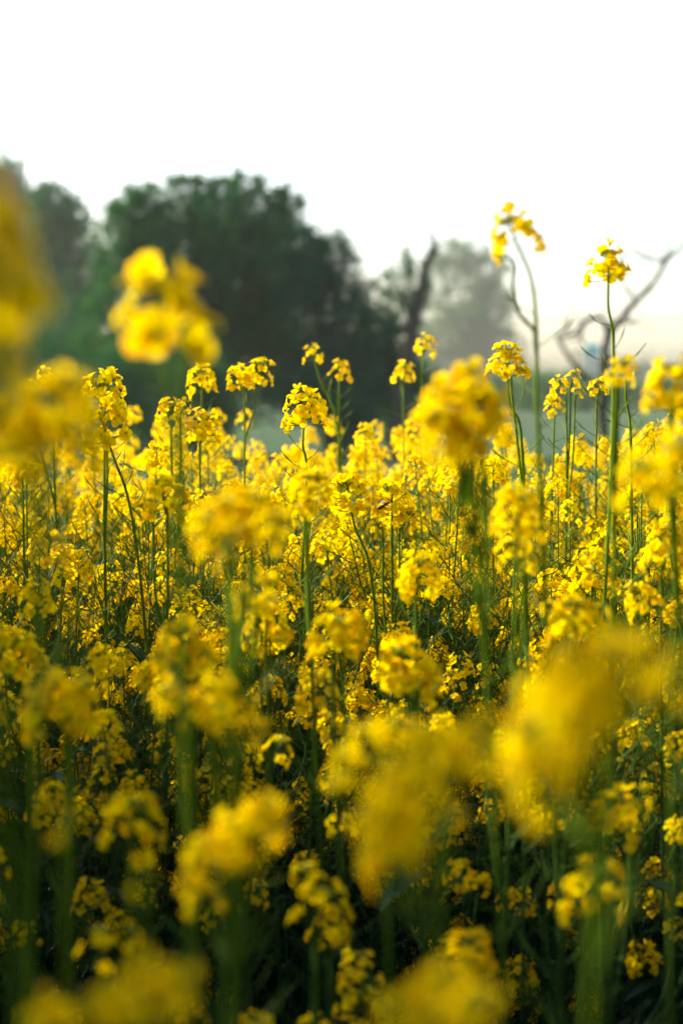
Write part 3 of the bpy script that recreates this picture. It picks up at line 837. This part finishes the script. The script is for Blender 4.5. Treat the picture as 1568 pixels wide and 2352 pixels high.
for (x, y, z, a_, b_, c_) in ((-.6, 2.1, 2.8, 1.2, .95, .4), (-.4, 2.9, 3.0, 1.2, .6, .4), (.5, 2.2, 2.9, 1.2, .9, .4), (1.6, 1.9, 2.9, .9, .8, .4), (-1.5, .8, 3.0, 1.2, 1.1, .6), (0, .2, 3.2, 1.4, 1.2, .7), (1.2, .8, 3.0, 1.1, 1.1, .6), (-.2, -.8, 2.6, 1.5, 1, .9), (0, -1.2, 1.4, 2.2, .7, 1.0)):
    leafcloud(gc, (x, y, z), (a_, b_, c_), 6500, .085, rr_); tube(gt, [(-.05, .1, 2.2), (x * .5, y * .5, 2.5), (x, y, z)], [.06, .04, .01], 6)
link('trunk', gt.mesh('trunk', [M_BARK]), root); link('crown', gc.mesh('crown', [M_TLEAF], smooth=False), root)

# bushes along the far field edge, far tree line, hut, wires
r = np.random.default_rng(21)
for k, (x, y, rx, ry, d, lab) in enumerate([
    (60, 890, 120, 80, 26, 'dark bush at the far field edge under the left trees'),
    (280, 930, 90, 60, 24, 'low dark bush under the left side of the large round tree'),
    (800, 930, 90, 50, 27, 'low dark bush right of the large round tree foot'),
    (930, 940, 80, 50, 28, 'low dark bush at the leaning dead trunk foot'),
    (480, 945, 70, 45, 25, 'low dark bush under the middle of the large round tree'),
]):
    b = W(x, 900, d); B = np.array([b[0], b[1], 0])
    root = bpy.data.objects.new('bush', None); C.objects.link(root); root.location = B; tag(root, lab, 'bush', 'bushes beyond the field')
    g = G(); c = np.array(W(x, y, d)) - B; c[2] = max(.3, c[2]); kk = d / 3267
    for q_ in range(3):
        leafcloud(g, c + r.normal(size=3) * [rx * kk * .4, .3, .1], np.array([rx * .8, rx * .6, c[2] / kk]) * kk, 2600, .09, r)
    link('foliage', g.mesh('foliage', [M_TLEAF], smooth=False), root)
    g = G()
    for q_ in range(7):
        e = c + r.normal(size=3) * [rx * kk * .5, .3, .2]; tube(g, [[0, 0, 0], e * .5 + r.normal(size=3) * .05, e], [.03, .02, .006], 5)
    link('stem', g.mesh('stem', [M_BARK]), root)

g = G()
for x in np.arange(900, 1900, 26):
    top = 836 + 14 * math.sin(x * .021) + r.uniform(-12, 10); d = r.uniform(250, 290)
    c = np.array(W(x, (top + 935) / 2, d)); k = d / 3267
    leafcloud(g, c, (30 * k, 30 * k, (940 - top) / 2 * k), 900, .9, r)
tag(link('treeline', g.mesh('treeline', [M_TLEAF2], smooth=False)), 'pale blue green band of distant woodland along the horizon at the right', 'woodland', kind='stuff')

g = G()
for x in np.arange(900, 1900, 22):
    top = 872 + 10 * math.sin(x * .013 + 1) + r.uniform(-7, 7); d = r.uniform(85, 120)
    c = np.array(W(x, (top + 950) / 2, d)); k = d / 3267
    leafcloud(g, c, (28 * k, 40 * k, (955 - top) / 2 * k), 900, .34, r)
tag(link('scrub', g.mesh('scrub', [M_TLEAF2], smooth=False)), 'low hazy scrub in front of the distant woodland at the right', 'scrub', kind='stuff')
def plain(name, col, rough=.6):
    m, nt, N, L = newmat(name); o = N.new('ShaderNodeOutputMaterial'); p = N.new('ShaderNodeBsdfPrincipled')
    tc = N.new('ShaderNodeTexCoord'); no = N.new('ShaderNodeTexNoise'); no.inputs['Scale'].default_value = 4; no.inputs['Detail'].default_value = 6
    L.new(tc.outputs['Object'], no.inputs['Vector']); rp = N.new('ShaderNodeValToRGB')
    rp.color_ramp.elements[0].color = (*[c * .7 for c in col], 1); rp.color_ramp.elements[1].color = (*[min(1, c * 1.2) for c in col], 1)
    L.new(no.outputs['Fac'], rp.inputs[0]); L.new(rp.outputs[0], p.inputs['Base Color']); p.inputs['Roughness'].default_value = rough; L.new(p.outputs[0], o.inputs[0]); return m
def box(g, a, b, m=0):
    (x0, y0, z0), (x1, y1, z1) = a, b
    V = [(x0, y0, z0), (x1, y0, z0), (x1, y1, z0), (x0, y1, z0), (x0, y0, z1), (x1, y0, z1), (x1, y1, z1), (x0, y1, z1)]
    g.add(V, [(0, 3, 2, 1), (4, 5, 6, 7), (0, 1, 5, 4), (1, 2, 6, 5), (2, 3, 7, 6), (3, 0, 4, 7)], m=m)
M_TEAL = plain('teal_paint', (.02, .34, .36)); M_WALL = plain('hut_wall', (.35, .36, .33)); M_WIRE = plain('wire', (.05, .05, .05)); M_DOOR = plain('hut_door', (.10, .12, .12))
d = 225; b = W(1357, 900, d); root = bpy.data.objects.new('hut', None); C.objects.link(root); root.location = (b[0], b[1], 0)
tag(root, 'small teal topped hut showing above the distant woodland behind the bare tree', 'hut')
zt = W(1357, 792, d)[2]; zl = W(1357, 816, d)[2]
g = G(); box(g, (-.95, -.9, 0), (.95, .9, zl)); link('wall', g.mesh('wall', [M_WALL], smooth=False), root)
g = G(); box(g, (-1.05, -1, zl + .003), (1.05, 1, zt - .25)); g.add([(-1.2, -1.15, zt - .25), (1.2, -1.15, zt - .25), (1.2, 1.15, zt - .25), (-1.2, 1.15, zt - .25), (0, 0, zt + .3)], [(3, 2, 1, 0)], [(0, 1, 4), (1, 2, 4), (2, 3, 4), (3, 0, 4)])
link('roof', g.mesh('roof', [M_TEAL], smooth=False), root)
g = G(); box(g, (-.4, -.95, .02), (.4, -.903, 2.0)); link('door', g.mesh('door', [M_DOOR], smooth=False), root)

# overhead wires between two poles that stand outside the picture
d = 60; xs_ = (-46, 34)
poles = []
for j, px in enumerate(xs_):
    root = bpy.data.objects.new('utility_pole', None); C.objects.link(root); root.location = (px, 62 + j * 4, 0)
    tag(root, ('wooden utility pole carrying the wires beyond the left trees', 'wooden utility pole carrying the wires beyond the bare tree')[j], 'utility pole', 'poles of the overhead line')
    g = G(); tube(g, [(0, 0, 0), (0, 0, 4), (0, 0, 8.4)], [.16, .14, .11], 10); link('pole', g.mesh('pole', [M_BARK]), root)
    g = G(); box(g, (-.06, -.9, 7.6), (.06, .9, 7.75)); link('crossarm', g.mesh('crossarm', [M_BARK], smooth=False), root)
for j, (zz, lab) in enumerate(((7.7, 'highest overhead wire crossing the sky at the right'), (6.2, 'middle overhead wire crossing the sky at the right'), (4.9, 'lowest overhead wire crossing the sky at the right'))):
    g = G(); P = []
    for t in np.linspace(0, 1, 40):
        P.append((xs_[0] + (xs_[1] - xs_[0]) * t, 62 + 4 * t, zz - 1.0 * 4 * t * (1 - t) * .5))
    tube(g, P, .022, 5); tag(link('wire', g.mesh('wire', [M_WIRE])), lab, 'wire', 'overhead wires')

# ------------------------------------------------------------------ bee
M_BEE = leafy('bee_body', [(.03, .015, .005), (.12, .05, .01), (.05, .025, .01)], None, rough=.6, scale=400)
M_WING = leafy('bee_wing', [(.25, .2, .12), (.35, .3, .2)], (1, 1, 1), rough=.3, trans_mix=.6)
bp_ = W(884, 1160, 1.47); root = bpy.data.objects.new('bee', None); C.objects.link(root); root.location = bp_
root.rotation_euler = (0, R(-28), R(10)); tag(root, 'small dark brown bee at a mustard head near the centre', 'bee')
g = G(); ax = frame([1, 0, 0])
ellip(g, mat4(ax, (-.0045, 0, 0)), .0021, .0048, seg=10, rings=8); ellip(g, mat4(ax, (.0012, 0, .0004)), .0021, .0024, seg=10, rings=8); ellip(g, mat4(ax, (.0044, 0, 0)), .0016, .0014, seg=8, rings=6)
link('body', g.mesh('body', [M_BEE]), root)
for s in (-1, 1):
    g = G(); V = [(.001, s * .0008, .002), (.0015, s * .003, .004), (-.001, s * .0075, .0065), (-.005, s * .008, .006), (-.0045, s * .004, .0038)]
    g.add(V, [(0, 1, 2, 3)], [(0, 3, 4)]); link('wing', g.mesh('wing', [M_WING]), root)
g = G()
for s in (-1, 1):
    for k in range(3): tube(g, [(.002 - k * .0016, s * .0012, -.001), (.003 - k * .002, s * .003, -.002), (.0025 - k * .0025, s * .0035, -.005)], .00025, 4)
    tube(g, [(.0055, s * .0005, .0006), (.007, s * .001, .0016), (.0085, s * .0012, .001)], .0002, 4)
link('legs', g.mesh('legs', [M_BEE]), root)

# ------------------------------------------------------------------ labels of the remaining plants
REF = ['the looming left edge head', 'the sparse loose head', None, 'the broad left edge head', 'the tall ragged head', None, None, 'the twin joined heads', 'the tiny bud head', None,
       'the sharpest dome head', 'the leaning dead trunk', None, None, None, 'the big heaped head', 'the neat pointed head', 'the tallest one sided head', 'the tall flat topped head',
       'the bare pod stem', None, 'the bright cut off head', 'the two round edge heads', None, 'the wide lumpy head', 'the small amber head', None, None, 'the ragged amber head', 'the tapering head',
       None, 'the paired soft heads', None, 'the pale lumpy head', 'the dim spread heads', 'the flat left edge head', 'the tier of flowers', 'the round pale head', 'the bowed arc of heads',
       'the large diagonal head', 'the zigzag head', None, 'the bottom left corner heads', None, 'the dark crescent head', 'the crumpled dim flowers', 'the pale open flowers', 'the dark hollow head',
       'the stacked edge heads', 'the bell shaped head', None, None, None, None, 'the bee', None, None, None, 'the small round cluster', None, None, None]
used = set(); hp = []
for i, h in enumerate(HERO):
    if REF[i]: hp.append((h['heads'][0][0], h['heads'][0][1], REF[i]))
DIRS = ['right of', 'below and right of', 'straight below', 'below and left of', 'left of', 'above and left of', 'straight above', 'above and right of']
for rt, P, is_hero in plants:
    if is_hero: continue
    q = proj(P)
    c3 = []
    if q:
        th, tx_ = ('short', 'middling', 'tall')[int(P[2] > 1.03) + int(P[2] > 1.10)], rt.rotation_euler
        lean = 'leaning' if abs(tx_.x) + abs(tx_.y) > .055 else 'upright'
        foc = 'blurred' if q[2] < 1.15 else 'sharp' if q[2] < 2.2 else 'soft small'
        for dist, dx, dy, ref in sorted((math.hypot(q[0] - x, q[1] - y), q[0] - x, q[1] - y, ref) for x, y, ref in hp)[:12]:
            di = DIRS[int(round(math.degrees(math.atan2(dy, dx)) / 45)) % 8]
            cl = 'just ' if dist < 90 else '' if dist < 200 else 'some way ' if dist < 330 else 'far '
            c3.append(f'{foc} {th} {lean} mustard plant {cl}{di} {ref}')
            c3.append(f'{foc} {th} {lean} mustard plant with {("six", "seven", "eight", "nine")[min(3, max(0, len(rt.children) - 8))]} heads {cl}{di} {ref}')
    lab = next((l for l in c3 if l not in used and len(l.split()) <= 16), None) or (c3[0] if c3 else 'mustard plant among the stems of the near field')
    used.add(lab); tag(rt, lab, 'mustard plant', 'mustard plants filling the field')


# ------------------------------------------------------------------ haze
g = G(); box(g, (-300, -60, -1), (300, 420, 32))
m, nt, N, L = newmat('haze'); o_ = N.new('ShaderNodeOutputMaterial'); pv = N.new('ShaderNodeVolumePrincipled')
pv.inputs['Color'].default_value = (.92, .97, .86, 1); pv.inputs['Density'].default_value = .0005; pv.inputs['Anisotropy'].default_value = .2
L.new(pv.outputs[0], o_.inputs['Volume'])
tag(link('haze', g.mesh('haze', [m], smooth=False)), 'thin pale haze over the field and trees', 'haze', kind='stuff')
